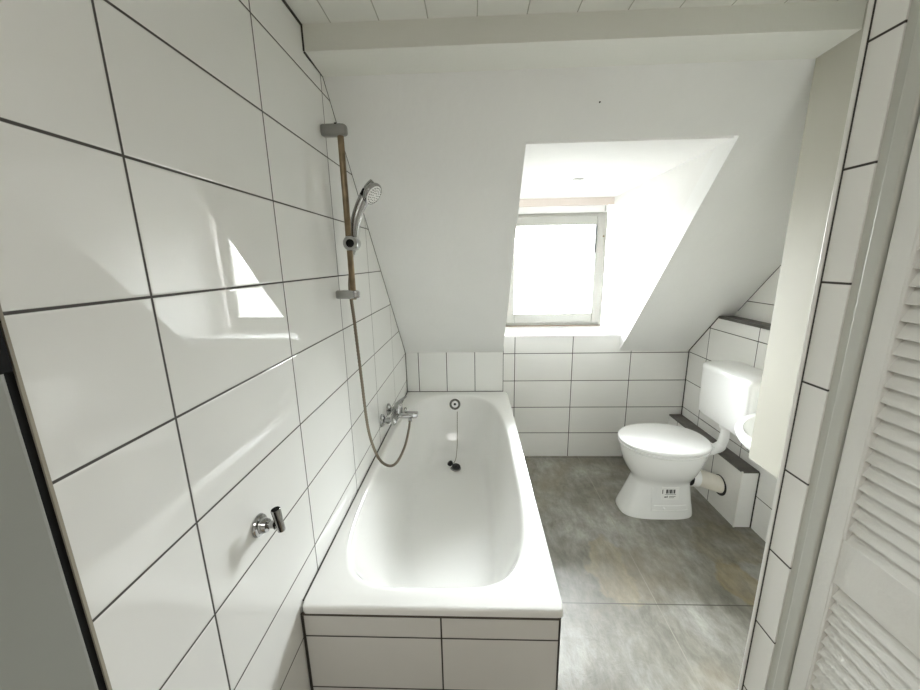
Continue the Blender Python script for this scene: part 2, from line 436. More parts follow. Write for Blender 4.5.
# dark joints
def strip(bm, p, q, w, up=(0, 0, 1)):
    p, q = Vector(p), Vector(q); tube(bm, [p, q], w, 6)
k = [8]
def joint(pts, w, label, mat=M_silicone):
    k[0] += 1
    bm = nb()
    for p, q in zip(pts[:-1], pts[1:]): strip(bm, p, q, w)
    return struct('trim_%d' % k[0], bm, mat, label, 'joint')
joint([(.001, .36, CEIL - .002), (.001, 1.223, CEIL - .002), (.001, 1.223, 2.027), (.001, YT, ZT + .002)], .0042, 'thick dark joint between left wall tiles and ceiling boards')
joint([(.001, YT, ZT + .002), (.001, YB, KZ)], .0017, 'thin dark joint between left wall tiles and the slope')
joint([(.001, YB - .001, KZ), (.001, YB - .001, .51)], .003, 'dark corner joint at the far end of the left wall')
joint([(.002, .84, .509), (.002, YB - .002, .511), (.69, YB - .001, .511)], .0026, 'dark joint between bathtub rim and tiled walls')
joint([(rwx(YB) - .001, YB - .001, .33), (rwx(YB) - .001, YB - .001, KZ), (rwx(YL2), YL2, 1.078)], .004, 'dark joint between right wall tiles and the slope')
joint([(rwx(1.788) - .002, 1.787, 0), (rwx(1.788) - .002, 1.787, .325)], .003, 'dark joint beside the end of the pipe boxing')
joint([(2.042, YL2 - .03, 1.11), (2.042, 1.60, slz(1.60))], .002, 'thin joint between recessed wall and the slope')

# partition stub with the tiled door reveal
PX = 1.154
bm = nb(); box(bm, PX, 2.2, .691, .747, 0, CEIL)
struct('wall_partition', bm, M_jamb, 'narrow strip of white tiles on the door reveal at right', 'wall')
bm = nb(); box(bm, PX - .003, PX + .008, .7475, .757, 0, CEIL - .001, .0015)
struct('trim_20', bm, M_profile, 'white corner profile down the edge of the tiled door reveal', 'trim')
bm = nb(); box(bm, PX - .0015, PX + .001, .7455, .7478, 0, CEIL - .001)
struct('trim_21', bm, M_silicone, 'dark joint line between corner profile and door reveal tiles', 'joint')
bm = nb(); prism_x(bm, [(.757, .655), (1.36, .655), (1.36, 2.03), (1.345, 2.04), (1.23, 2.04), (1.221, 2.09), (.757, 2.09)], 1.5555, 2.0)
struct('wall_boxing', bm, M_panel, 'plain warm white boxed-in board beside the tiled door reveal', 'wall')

# door frame at right
bm = nb(); box(bm, PX + .003, 1.22, .665, .692, 0, CEIL)
box(bm, PX - .001, 1.22, .6475, .6745, 0, CEIL, .004, 3)
struct('trim_22', bm, M_jambpaint, 'grey-white door frame post between tiled reveal and louvred door', 'door frame')
bm = nb(); box(bm, 1.19, 2.3, .56, .690, 0, CEIL)
struct('wall_hall_right', bm, M_hall, 'hall wall behind the louvred door', 'wall')

# louvred door leaf standing open along the right
dr = thing('door_1', 'white louvred folding door standing open at the right edge', 'door', (1.165, .45, .012), 'structure')
ID = Matrix.Translation((-1.165, -.45, -.012))
def dpart(name, bm, mat=M_door, **k):
    bm.transform(ID); return link(name, bm, mat, dr, **k)
DX0, DX1 = PX + .001, PX + .023
for y0, y1 in ((.6075, .6425), (.17, .205)):
    bm = nb(); box(bm, DX0, DX1, y0, y1, .012, 2.02, .002)
    dpart('stile', bm)
RAILS = ((.012, .11), (.824, .918), (1.92, 2.02))
for z0, z1 in RAILS:
    bm = nb(); box(bm, DX0 + .002, DX1 - .002, .2, .61, z0, z1, .0015); dpart('rail', bm)
bm = nb()
for q in (.6035, .203):
    for z0, z1 in ((.11, .824), (.918, 1.92)):
        box(bm, DX0 + .0005, DX1 - .0005, q, q + .006, z0, z1, .0015)
dpart('inner_bead', bm)
bm = nb()
def slats(z0, z1, pitch):
    n = int(round((z1 - z0) / pitch)); p = (z1 - z0) / n
    for i in range(n):
        zc = z0 + (i + .5) * p; h = .0155; t = .003
        # outer edge low, inner edge high
        prof = [(DX0 + .002, zc - h), (DX0 + .002 + t, zc - h - .001), (DX1 - .002, zc + h - t), (DX1 - .002 - t, zc + h)]
        prism(bm, [(x, .2, z) for x, z in prof], [(x, .608, z) for x, z in prof])
slats(.11, .824, .0262); slats(.918, 1.92, .0268)
dpart('louvre_slats', bm)

# left door jamb
bm = nb(); box(bm, -.010, .0004, .3615, .3652, 0, CEIL)
struct('trim_23', bm, M_tileedge, 'beige raw edge of the last tiles on the left wall', 'trim')
bm = nb(); box(bm, -.12, -.002, .30, .365, 0, CEIL)
struct('trim_24', bm, M_black, 'dark shadow gap between left wall tiles and the door frame', 'gap')
bm = nb(); box(bm, -.12, .002, .18, .353, 0, CEIL, .006, 3)
struct('trim_25', bm, M_greypost, 'grey door frame post at the lower left edge', 'door frame')
bm = nb(); box(bm, -.004, .0045, .31, .357, 1.322, 1.43, .001)
sp_ = link('strike_plate', bm, M_black); sp_['label'] = 'black metal strike plate on the left door frame post'; sp_['category'] = 'strike plate'

# hall shell behind the camera
bm = nb(); box(bm, -.9, -.12, .18, .30, 0, CEIL)
struct('wall_hall_front_left', bm, M_hall, 'hall wall left of the bathroom doorway', 'wall')
bm = nb(); box(bm, -1.0, -.9, -1.7, .3, 0, CEIL)
struct('wall_hall_left', bm, M_hall, 'left end wall of the hall', 'wall')
bm = nb(); box(bm, 2.25, 2.35, -1.7, 1.2, 0, CEIL)
struct('wall_hall_end', bm, M_hall, 'right end wall of the hall', 'wall')
bm = nb(); box(bm, -1.0, 2.35, -1.8, -1.7, 0, CEIL)
struct('wall_hall_rear', bm, M_hall, 'rear wall of the hall behind the doorway', 'wall')

# ------------------------------------------------------------------ bathtub
TX0, TX1, TY0, TY1, TZ = .003, .722, .818, YB - .003, .510
N = 180
def supel(cx, cy, ax0, ax1, by0, by1, n0, n1, z, N=N):
    """superellipse ring; by0/n0 for the near half, by1/n1 for the far half"""
    out = []
    for i in range(N):
        t = 2 * PI * i / N; c, s = math.cos(t), math.sin(t)
        n = n1 if s >= 0 else n0; b = by1 if s >= 0 else by0; a = ax1 if c >= 0 else ax0
        out.append(Vector((cx + a * math.copysign(abs(c) ** (2 / n), c), cy + b * math.copysign(abs(s) ** (2 / n), s), z)))
    return out
def rrect(x0, x1, y0, y1, r, z, N=N):
    """ring around a rounded rectangle, point by point outward of the inner opening"""
    out = []
    cx, cy = TOPR['cx'], TOPR['cy']
    for p in supel(z=z, **TOPR):
        d = Vector((p.x - cx, p.y - cy)); k = 1e9
        if d.x > 1e-6: k = min(k, (x1 - cx) / d.x)
        if d.x < -1e-6: k = min(k, (x0 - cx) / d.x)
        if d.y > 1e-6: k = min(k, (y1 - cy) / d.y)
        if d.y < -1e-6: k = min(k, (y0 - cy) / d.y)
        q = Vector((cx + d.x * k, cy + d.y * k))
        c = Vector((min(max(q.x, x0 + r), x1 - r), min(max(q.y, y0 + r), y1 - r)))
        e = q - c
        if e.length > r: q = c + e.normalized() * r
        out.append(Vector((q.x, q.y, z)))
    return out
TOPR = dict(cx=.345, cy=1.65, ax0=.308, ax1=.322, by0=.764, by1=.815, n0=4.7, n1=3.1)
BOTR = dict(cx=.345, cy=1.75, ax0=.165, ax1=.165, by0=.50, by1=.44, n0=3.4, n1=2.8)
PROF = [(-.035, TZ), (0, TZ - .003), (.025, TZ - .009), (.05, TZ - .022), (.08, TZ - .045), (.13, .43), (.22, .365), (.33, .295), (.45, .23), (.57, .184), (.70, .154), (.85, .137), (1, .130)]
def tub_ring(s, z):
    d = {q: TOPR[q] + (BOTR[q] - TOPR[q]) * s for q in TOPR}
    return supel(z=z, **d)
def tub_far(z):
    """y of the far inner wall at x = .345 for a height"""
    for (s0, z0), (s1, z1) in zip(PROF[:-1], PROF[1:]):
        if z1 <= z <= z0:
            s = s0 + (s1 - s0) * (z0 - z) / (z0 - z1)
            return TOPR['cy'] + TOPR['by1'] + s * (BOTR['cy'] + BOTR['by1'] - TOPR['cy'] - TOPR['by1'])
    return 2.2
tub = thing('bathtub', 'white enamelled built-in bathtub along the tiled left wall', 'bathtub', (.36, 1.68, 0))
IT = Matrix.Translation((-.36, -1.68, 0))
def tpart(name, bm, mat, parent=tub, **kw):
    bm.transform(IT); return link(name, bm, mat, parent, **kw)
bm = nb()
rings = [rrect(TX0 + .010, TX1 - .012, TY0 + .012, TY1, .012, TZ - .021), rrect(TX0, TX1, TY0, TY1, .016, TZ - .021), rrect(TX0, TX1, TY0, TY1, .016, TZ - .005),
         rrect(TX0 + .001, TX1 - .0015, TY0 + .0015, TY1 - .001, .016, TZ - .0015), rrect(TX0 + .003, TX1 - .005, TY0 + .005, TY1 - .002, .016, TZ), rrect(TX0 + .006, TX1 - .012, TY0 + .012, TY1 - .006, .016, TZ + .0003)]
# blend across the flat rim
rings.append([a.lerp(b_, .5) for a, b_ in zip(rings[-1], tub_ring(-.035, TZ))])
rings += [tub_ring(s, z) for s, z in PROF]
last = rings[-1]; cen = Vector((.345, 1.80, .126))
for f, dz in ((.7, .002), (.4, .0035), (.12, .004)):
    rings.append([Vector((cen.x + (p.x - cen.x) * f, cen.y + (p.y - cen.y) * f,   .130 - dz)) for p in last])
loft(bm, rings, False, True)
tpart('tub_shell', bm, M_enamel, smooth=True, angle=50)
# tiled surround
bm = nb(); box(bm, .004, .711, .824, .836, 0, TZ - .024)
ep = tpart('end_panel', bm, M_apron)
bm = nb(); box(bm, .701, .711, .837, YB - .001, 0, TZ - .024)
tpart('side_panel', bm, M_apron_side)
joint([(.006, .8225, TZ - .0245), (.711, .8225, TZ - .0255)], .006, 'dark joint under the near rim of the bathtub', M_silicone_brown)
joint([(.711, .824, 0), (.711, .824, TZ - .026)], .003, 'dark corner joint of the bath panel')
joint([(.003, .823, 0), (.003, .823, TZ - .026)], .004, 'dark joint between bath panel and left wall')
# overflow, chain and plug
zo = .452; yo = tub_far(zo)
fn = Vector((0, -.92, .38))
bm = nb(); lathe(bm, [(.038, -.004), (.038, .003), (.034, .008), (.026, .009), (.0245, .004), (.001, .003)], (.349, yo - .001, zo), fn, 36)
ov = tpart('overflow_ring', bm, M_darkchrome, smooth=True, angle=40)
bm = nb(); lathe(bm, [(.0235, .0), (.0235, .0075), (.001, .0085)], (.349, yo - .001, zo), fn, 28); tpart('overflow_cap', bm, M_plastic, ov)
bm = nb(); lathe(bm, [(.0085, .006), (.0085, .0105), (.006, .012), (.001, .012)], (.349, yo - .001, zo), fn, 24); tpart('overflow_screw', bm, M_black, ov, smooth=True, angle=40)
cp = [(.357, yo - .012, zo - .018), (.364, yo - .012, zo - .04)]
for z in (.38, .32,   .28, .24, .205): cp.append((.365, tub_far(z) - .006, z))
cp += [(.362, 2.21, .174), (.349, 2.175, .154), (.336, 2.165, .158)]
bm = nb(); tube(bm, spline(cp, 10), lambda i: .0026 if i % 2 else .0018, 8)
tpart('plug_chain', bm, simple('dull_brown_chain', (.22, .19, .14), .4, metal=.7), smooth=True)
bm = nb(); lathe(bm, [(.034, 0), (.034, .003), (.028, .006), (.024, .004), (.001, .003)], (.362, 2.14, .1335), (0, .02, 1), 30)
dr_ = tpart('drain_ring', bm, M_chrome, smooth=True, angle=40)
bm = nb(); lathe(bm, [(.020, -.012), (.024, .0), (.027, .005), (.027, .010), (.010, .012), (.007, .018), (.001, .019)], (.364, 2.14, .1415), (.15, -.22, 1), 30)
tpart('plug', bm, M_rubber, smooth=True, angle=40)
bm = nb(); lathe(bm, [(.0165, -.004), (.0185, .004), (.0185, .009), (.008, .011), (.001, .014)], (.327, 2.17, .150), (-.5, -.3, .8), 24)
tpart('plug_cap', bm, M_rubber, smooth=True, angle=40)

# ------------------------------------------------------------------ shower rail
RX, RY = .060, 1.312
rail = thing('shower_rail', 'brownish metal riser rail with grey brackets on the left wall', 'shower rail', (0, RY, 1.318))
def rel(o):
    return Matrix.Translation(-Vector(o.location))
def part(name, bm, mat, parent, root, **kw):
    bm.transform(rel(root)); return link(name, bm, mat, parent, **kw)
bm = nb(); tube(bm, [(RX, RY, 1.30), (RX, RY, 1.86)], .0105, 20); part('rail_tube', bm, M_brass, rail, rail, smooth=True, angle=50)
def bracket(z, hz, hy, l, mat):
    bm = nb()
    rings = []
    for x, f in ((.001, .86), (.006, 1), (l - .02, 1), (l - .008, .93), (l - .002, .78), (l, .6)):
        rings.append([Vector((x, RY + hy * f * math.copysign(abs(math.cos(t)) ** .5, math.cos(t)), z + hz * f * math.copysign(abs(math.sin(t)) ** .5, math.sin(t)))) for t in [2 * PI * i / 32 for i in range(32)]])
    loft(bm, rings)
    return bm
b1 = part('wall_bracket', bracket(1.846, .0185, .015, .082, M_satin), M_satin, rail, rail, smooth=True, angle=50)
bm = nb(); lathe(bm, [(.004, 0), (.004, .003)], (.05, RY - .012, 1.862), (0, -.4, .9), 12); part('screw_cap', bm, M_black, b1, rail)
part('wall_bracket', bracket(1.318, .0155, .013, .082, M_chrome), M_chrome, rail, rail, smooth=True, angle=50)
HZ = 1.492
bm = nb(); lathe(bm, [(.015, -.026), (.024, -.022), (.026, .0), (.026, .022), (.0235, .026), (.014, .026), (.0125, .019), (.001, .018)], (RX + .011, RY, HZ), (0, -1, 0), 32)
sl = part('slider_holder', bm, M_chrome, rail, rail, smooth=True, angle=40)
bm = nb(); lathe(bm, [(.012, .0), (.012, .0215), (.001, .0215)], (RX + .011, RY, HZ), (0, -1, 0), 24); part('slider_knob', bm, M_black, sl, rail)
bm = nb(); lathe(bm, [(.015, -.02), (.0175, -.014), (.0175, .016), (.0155, .02)], (RX + .004, RY + .034, HZ + .004), (.25, 0, 1), 24); part('cone_socket', bm, M_chrome, sl, rail, smooth=True, angle=40)

# hand shower
H0 = Vector((RX - .006, RY + .034, HZ - .035)); H1 = Vector((.128, RY + .05, 1.652))
hs = thing('hand_shower', 'chrome hand shower clipped on the riser rail', 'hand shower', tuple(H0))
path = spline([H0, (RX + .004, RY + .034, HZ + .006), (.075, RY + .036, 1.562), (.098, RY + .042, 1.622), (.130, RY + .05, 1.672), (.152, RY + .055, 1.690)], 8)
n = len(path)
rad = []
for i in range(n):
    t = i / (n - 1)
    rad.append(.0120 + .006 * min(1, t * 2.2) + (.006 * max(0, (t - .55) / .45)))
rad[-1] = .010
bm = nb(); tube(bm, path, rad, 22); part('handle', bm, simple('matt_chrome_handle', (.38, .38, .37), .22, metal=.9), hs, hs, smooth=True, angle=60)
hn = Vector((.74, -.30, -.60)).normalized()
hc = Vector((.136, RY + .046, 1.662))
bm = nb(); lathe(bm, [(.012, -.017), (.026, -.012), (.036, -.004), (.0395, .004), (.0395, .010), (.036, .014), (.0335, .0135)], hc, hn, 40)
hd = part('shower_head', bm, M_chrome, hs, hs, smooth=True, angle=45)
bm = nb(); lathe(bm, [(.033, .012), (.033, .0145), (.024, .0165), (.001, .0172)], hc, hn, 36); part('spray_face', bm, M_plastic, hd, hs, smooth=True, angle=50)
bm = nb()
u_, w_ = frame(hn)
for rr, cnt in ((.027, 18), (.018, 12), (.009, 6)):
    for i in range(cnt):
        t = 2 * PI * i / cnt
        p = hc + hn * .0150 + (u_ * math.cos(t) + w_ * math.sin(t)) * rr
        lathe(bm, [(.0017, 0), (.0015, .0035)], p, hn, 6)
part('spray_nozzles', bm, simple('grey_rubber_nozzle', (.12, .12, .12), .5), hd, hs)
bm = nb(); box(bm, -.004, .004, -.005, .005, -.012, .012, .003); bm.transform(Matrix.Translation((.112, RY + .024, 1.663)) @ Matrix.Rotation(.55, 4, 'Y'))
part('spray_switch', bm, M_black, hs, hs)

# hose
ho = thing('shower_hose', 'brownish flexible shower hose looping down to the bath mixer', 'shower hose', (.05, 1.6, .43))
MX, MY, MZ = .062, 1.862, .623
hp = spline([tuple(H0), (RX - .012, RY + .026, 1.40), (.044, 1.33, 1.332), (.040, 1.36, 1.219), (.034, 1.41, .968), (.032, 1.455, .728), (.057, 1.485, .583), (.088, 1.535, .513), (.113, 1.60, .494), (.131, 1.71, .516), (.135, 1.82, .556), (.1355, 1.861, .596), (.1355, 1.862, .606)], 36)
bm = nb(); tube(bm, hp, lambda i: .0066 if i % 2 else .0056, 12); part('hose', bm, M_hose, ho, ho, smooth=True)
bm = nb(); lathe(bm, [(.0085, 0), (.0105, .004), (.0105, .02), (.008, .028)], H0 + Vector((.001, .0, .012)), (-.12, -.12, -1), 16); part('hose_nut', bm, M_chrome, ho, ho, smooth=True, angle=40)
bm = nb(); lathe(bm, [(.008, 0), (.0105, .006), (.0105, .02), (.009, .024)], (.1355, 1.8615, .582), (0, .05, 1), 16); part('hose_nut', bm, M_chrome, ho, ho, smooth=True, angle=40)

# bath mixer
mix_ = thing('bath_mixer_tap', 'chrome single-lever bath mixer on the left wall above the tub', 'tap', (0, MY, MZ))
for y in (1.787, 1.937):
    bm = nb(); lathe(bm, [(.034, .0005), (.034, .004), (.031, .010), (.020, .017), (.015, .019)], (0, y, MZ), (1, 0, 0), 36)
    e = part('escutcheon', bm, M_chrome, mix_, mix_, smooth=True, angle=40)
    bm = nb(); lathe(bm, [(.012, .015), (.012, .030), (.0165, .0305), (.0165, .046), (.013, .048)], (0, y, MZ), (1, 0, 0), 6 if 0 else 24); part('connector', bm, M_chrome, e, mix_, smooth=True, angle=40)
bm = nb(); lathe(bm, [(.014, 0), (.020, .003), (.022, .012), (.023, .06), (.025, .094), (.023, .128), (.022, .176), (.020, .185), (.014, .188)], (MX, 1.768, MZ), (0, 1, 0), 32)
part('mixer_body', bm, M_chrome, mix_, mix_, smooth=True, angle=40)
bm = nb(); lathe(bm, [(.024, 0), (.0245, .03), (.023, .036), (.0225, .05), (.017, .058), (.006, .062)], (MX + .010, MY, MZ + .012), (.12, 0, 1), 32)
part('cartridge_housing', bm, M_chrome, mix_, mix_, smooth=True, angle=40)
bm = nb()
lp = [(MX + .014, MY, MZ + .066), (MX + .024, MY + .02, MZ + .074), (MX + .034, MY + .036, MZ + .077), (MX + .046, MY + .058, MZ + .082)]
P4 = spline(lp, 5)
rings = []
for i, p in enumerate(P4):
    t = i / (len(P4) - 1); wd = .014 - .006 * t; th = .0075 - .003 * t
    d = Vector((.5, .85, 0)).normalized(); s = Vector((-d.y, d.x, 0))
    rings.append([p + s * wd * math.cos(a) + Vector((0, 0, 1)) * th * math.sin(a) for a in [2 * PI * q / 16 for q in range(16)]])
loft(bm, rings); part('lever', bm, M_chrome, mix_, mix_, smooth=True, angle=60)
bm = nb()
rings = []
for x, hw, z0, z1 in ((MX - .005, .016, -.018, .016), (MX + .03, .018, -.018, .017), (MX + .09, .019, -.017, .018), (MX + .112, .0185, -.014, .018), (MX + .119, .015, -.006, .014)):
    zc, hz = MZ + (z0 + z1) / 2, (z1 - z0) / 2
    rings.append([Vector((x, MY + hw * math.copysign(abs(math.cos(a)) ** .55, math.cos(a)), zc + hz * math.copysign(abs(math.sin(a)) ** .55, math.sin(a)))) for a in [2 * PI * q / 32 for q in range(32)]])
loft(bm, rings); part('spout', bm, M_chrome, mix_, mix_, smooth=True, angle=55)
bm = nb(); lathe(bm, [(.005, 0), (.005, .012), (.0085, .014), (.0085, .022), (.006, .025)], (MX + .052, MY, MZ + .015), (0, 0, 1), 20); part('diverter_knob', bm, M_chrome, mix_, mix_, smooth=True, angle=40)
bm = nb(); lathe(bm, [(.010, 0), (.010, .018)], (MX + .073, MY, MZ - .028), (0, 0, 1), 20); part('hose_outlet', bm, M_chrome, mix_, mix_, smooth=True, angle=40)

# wall holder for the hand shower near the tub
KY, KZZ = .706, .858
hk = thing('shower_wall_holder', 'empty chrome hand-shower holder on the left wall near the camera', 'wall holder', (0, KY, KZZ))
bm = nb(); lathe(bm, [(.0255, .0005), (.0255, .003), (.0235, .007), (.0175, .009), (.0165, .016), (.014, .022), (.009, .024)], (0, KY, KZZ), (1, 0, 0), 40); part('rosette', bm, M_chrome, hk, hk, smooth=True, angle=35)
bm = nb(); lathe(bm, [(.0085, .018), (.0085, .034), (.0105, .038)], (0, KY, KZZ), (1, .06, .02), 24); part('stem', bm, M_chrome, hk, hk, smooth=True, angle=40)
ax_ = Vector((-.09, -.06, .96)).normalized(); pc = Vector((.047, KY + .002, KZZ + .010)) - ax_ * .026
bm = nb(); lathe(bm, [(.0068, .0), (.0082, .001), (.0102, .056), (.0092, .0575), (.0082, .053), (.0062, .006)], pc, ax_, 32, True, True); part('cone_holder', bm, M_chrome, hk, hk, smooth=True, angle=40)
bm = nb(); lathe(bm, [(.0083, .0535), (.001, .0536)], pc, ax_, 24); part('socket_opening', bm, M_black, hk, hk)
bm = nb()
sd = (Vector((.30, -.95, 0)) - ax_ * Vector((.30, -.95, 0)).dot(ax_)).normalized(); sw = ax_.cross(sd)
q0, q1 = pc + ax_ * .003 + sd * .0060, pc + ax_ * .0572 + sd * .0080
prism(bm, [q0 + sw * .0022, q0 - sw * .0022, q0 - sw * .0022 + sd * .0026, q0 + sw * .0022 + sd * .0026], [q1 + sw * .0022, q1 - sw * .0022, q1 - sw * .0022 + sd * .0024, q1 + sw * .0022 + sd * .0024])
part('holder_slot', bm, M_black, hk, hk)

# ------------------------------------------------------------------ toilet
TYc = 1.957
toi = thing('toilet', 'white floor-standing toilet with closed lid facing left', 'toilet', (1.55, TYc, 0))
def egg(xf, xb, hw, z, yc=TYc, split=.56, nf=2.0, nbk=2.6, N=72):
    """plan outline: rounded front at xf, squarer back at xb"""
    xc = xf + (xb - xf) * split; out = []
    for i in range(N):
        t = 2 * PI * i / N; c, s = math.cos(t), math.sin(t)
        nn = nbk if c > 0 else nf; a = (xb - xc) if c > 0 else (xc - xf)
        out.append(Vector((xc + a * math.copysign(abs(c) ** (2 / nn), c), yc + hw * math.copysign(abs(s) ** (2 / nn), s), z)))
    return out
PAN = [(0, 1.322, 1.725, .112, 3.2), (.012, 1.322, 1.725, .112, 3.2), (.03, 1.328, 1.722, .110, 3.2), (.09, 1.352, 1.712, .104, 3.0), (.15, 1.374, 1.704, .100, 2.8), (.195, 1.388, 1.70, .099, 2.6),
       (.215, 1.388, 1.703, .105, 2.5), (.24, 1.372, 1.712, .124, 2.4), (.275, 1.350, 1.722, .146, 2.3), (.32, 1.330, 1.735, .164, 2.2), (.36, 1.318, 1.745, .173, 2.2), (.385, 1.316, 1.75, .175, 2.2), (.398, 1.318, 1.75, .174, 2.2), (.402, 1.326, 1.745, .168, 2.2)]
bm = nb(); loft(bm, [egg(xf, xb, hw, z, nf=nn, nbk=max(nn, 2.6)) for z, xf, xb, hw, nn in PAN])
pan = part('bowl', bm, M_ceramic, toi, toi, smooth=True, angle=50)
# deck and neck behind the bowl taking the flush pipe
bm = nb(); tube(bm, spline([(1.70, TYc - .02, .385), (1.75, TYc - .03, .388), (1.80, TYc - .04, .395), (1.826, TYc - .045, .412), (1.838, TYc - .047, .45), (1.842, TYc - .047, .49), (1.842, TYc - .047, .530)], 6), [.045] * 4 + [.040] * 4 + [.034] * 4 + [.028] * 8 + [.024] * 9 + [.022] * 8, 24)
part('flush_pipe', bm, M_plastic, toi, toi, smooth=True, angle=60)
bm = nb(); lathe(bm, [(.028, 0), (.031, .004), (.031, .02), (.027, .025)], (1.842, TYc - .047, .518), (0, 0, 1), 28); part('pipe_nut', bm, M_plastic, toi, toi, smooth=True, angle=40)
SEATO = dict(split=.50, nf=2.05, nbk=2.3)
bm = nb(); loft(bm, [egg(1.310, 1.768, .186, .404, **SEATO), egg(1.304, 1.772, .191, .408, **SEATO), egg(1.304, 1.772, .191, .416, **SEATO), egg(1.309, 1.767, .186, .4175, **SEATO), egg(1.318, 1.76, .177, .418, **SEATO)])
part('seat_ring', bm, M_seat, toi, toi, smooth=True, angle=60)
bm = nb(); loft(bm, [egg(1.310, 1.767, .183, .419, **SEATO), egg(1.310, 1.767, .183, .4245, **SEATO), egg(1.305, 1.774, .190, .425, **SEATO), egg(1.302, 1.776, .193, .428, **SEATO), egg(1.302, 1.776, .193, .436, **SEATO), egg(1.306, 1.773, .189, .441, **SEATO), egg(1.316, 1.766, .180, .4435, **SEATO), egg(1.40, 1.69, .10, .445, **SEATO), egg(1.50, 1.58, .03, .4455, **SEATO)])
part('seat_lid', bm, M_seat, toi, toi, smooth=True, angle=60)
for s in (-.07, .07):
    bm = nb(); lathe(bm, [(.012, 0), (.013, .002), (.013, .026), (.012, .028)], (1.764, TYc + s - .014, .418), (0, 1, 0), 18); part('hinge', bm, M_seat, toi, toi, smooth=True, angle=40)
# recessed panel on the near side of the foot, sticker
def pan_y(x, z):
    """near-side surface y of the foot at (x, z)"""
    for p, q in zip(PAN[:-1], PAN[1:]):
        if p[0] <= z <= q[0] and q[0] > p[0]:
            f = (z - p[0]) / (q[0] - p[0]); xf, xb, hw, nn = [p[i] + (q[i] - p[i]) * f for i in range(1, 5)]
            xc = xf + (xb - xf) * .56; a = (xb - xc) if x > xc else (xc - xf); m = max(nn, 2.6) if x > xc else nn
            k_ = min(1, abs((x - xc) / a))
            return TYc - hw * (1 - k_ ** m) ** (1 / m)
    return TYc
def patch(bm, x0, x1, z0, z1, off, nx=14, nz=12, thick=.002):
    def P(i, j, o):
        x = x0 + (x1 - x0) * i / nx; z = z0 + (z1 - z0) * j / nz
        return Vector((x, pan_y(x, z) - o, z))
    g = [[bm.verts.new(P(i, j, off)) for j in range(nz + 1)] for i in range(nx + 1)]
    h = [[bm.verts.new(P(i, j, off - thick)) for j in range(nz + 1)] for i in range(nx + 1)]
    for i in range(nx):
        for j in range(nz):
            bm.faces.new((g[i][j], g[i + 1][j], g[i + 1][j + 1], g[i][j + 1])); bm.faces.new((h[i][j], h[i][j + 1], h[i + 1][j + 1], h[i + 1][j]))
    for i in range(nx):
        bm.faces.new((g[i][0], h[i][0], h[i + 1][0], g[i + 1][0])); bm.faces.new((g[i][nz], g[i + 1][nz], h[i + 1][nz], h[i][nz]))
    for j in range(nz):
        bm.faces.new((g[0][j], g[0][j + 1], h[0][j + 1], h[0][j])); bm.faces.new((g[nx][j], h[nx][j], h[nx][j + 1], g[nx][j + 1]))
    return bm
bm = nb()
for a in ((1.462, 1.468, .055, .185), (1.462, 1.665, .050, .056), (1.475, 1.655, .078, .083)):
    patch(bm, *a, .004, thick=.006)
part('foot_panel_rim', bm, M_ceramic, pan, toi, smooth=True, angle=40)
bm = nb(); lathe(bm, [(.007, -.002), (.007, .002), (.004, .004)], (1.53, pan_y(1.53, .066) - .001, .066), (0, -1, 0), 16); part('fixing_cap', bm, M_seat, pan, toi, smooth=True, angle=40)
bm = nb(); patch(bm, 1.512, 1.606, .119, .194, .0022, thick=.002)
lab = part('sticker', bm, simple('white_paper_sticker', (.85, .85, .83), .5), pan, toi); lab['label'] = 'white paper sticker with dark printed bars'
bm = nb()
for i, (x0, x1) in enumerate(((1.535, 1.545), (1.548, 1.552), (1.555, 1.566), (1.569, 1.573), (1.576, 1.584))):
    patch(bm, x0, x1, .157, .181, .0027, 2, 4, .001)
for x0, x1, z0, z1 in ((1.53, 1.59, .1495, .1515), (1.528, 1.539, .132, .139), (1.541, 1.545, .132, .143), (1.552, 1.588, .138, .1405), (1.552, 1.58, .131, .133), (1.515, 1.519, .155, .180)):
    patch(bm, x0, x1, z0, z1, .0027, 3, 2, .001)
part('sticker_print', bm, M_greyprint, pan, toi)

# waste pipe from the foot to the pipe boxing
WXE = rwx(1.93) - .088
wp = thing('waste_pipe', 'cream white waste pipe elbow from the toilet foot into the pipe boxing', 'pipe', (1.78, 1.94, .12))
bm = nb(); tube(bm, spline([(1.715, TYc - .01, .205), (1.77, TYc - .014, .198), (1.82, TYc - .018, .180), (WXE + .02, TYc - .02, .155)], 6), .047, 32); part('pipe_bend', bm, M_pvc, wp, wp, smooth=True, angle=60)
bm = nb(); lathe(bm, [(.048, 0), (.053, .003), (.053, .034), (.049, .038)], (1.712, TYc - .010, .2055), (1, -.05, -.10), 36); part('pipe_collar', bm, M_plastic, wp, wp, smooth=True, angle=40)
bm = nb(); lathe(bm, [(.050, 0), (.058, .001), (.058, .004), (.050, .005)], (WXE + .0005, TYc - .02, .158), (-1, 0, 0), 36); part('wall_seal', bm, M_rubber, wp, wp, smooth=True, angle=40)
bm = nb(); lathe(bm, [(.042, 0), (.0505, .002), (.0505, .012), (.046, .014)], (1.698, TYc - .010, .207), (1, -.05, -.08), 30); part('spigot_seal', bm, M_rubber, wp, wp, smooth=True, angle=40)

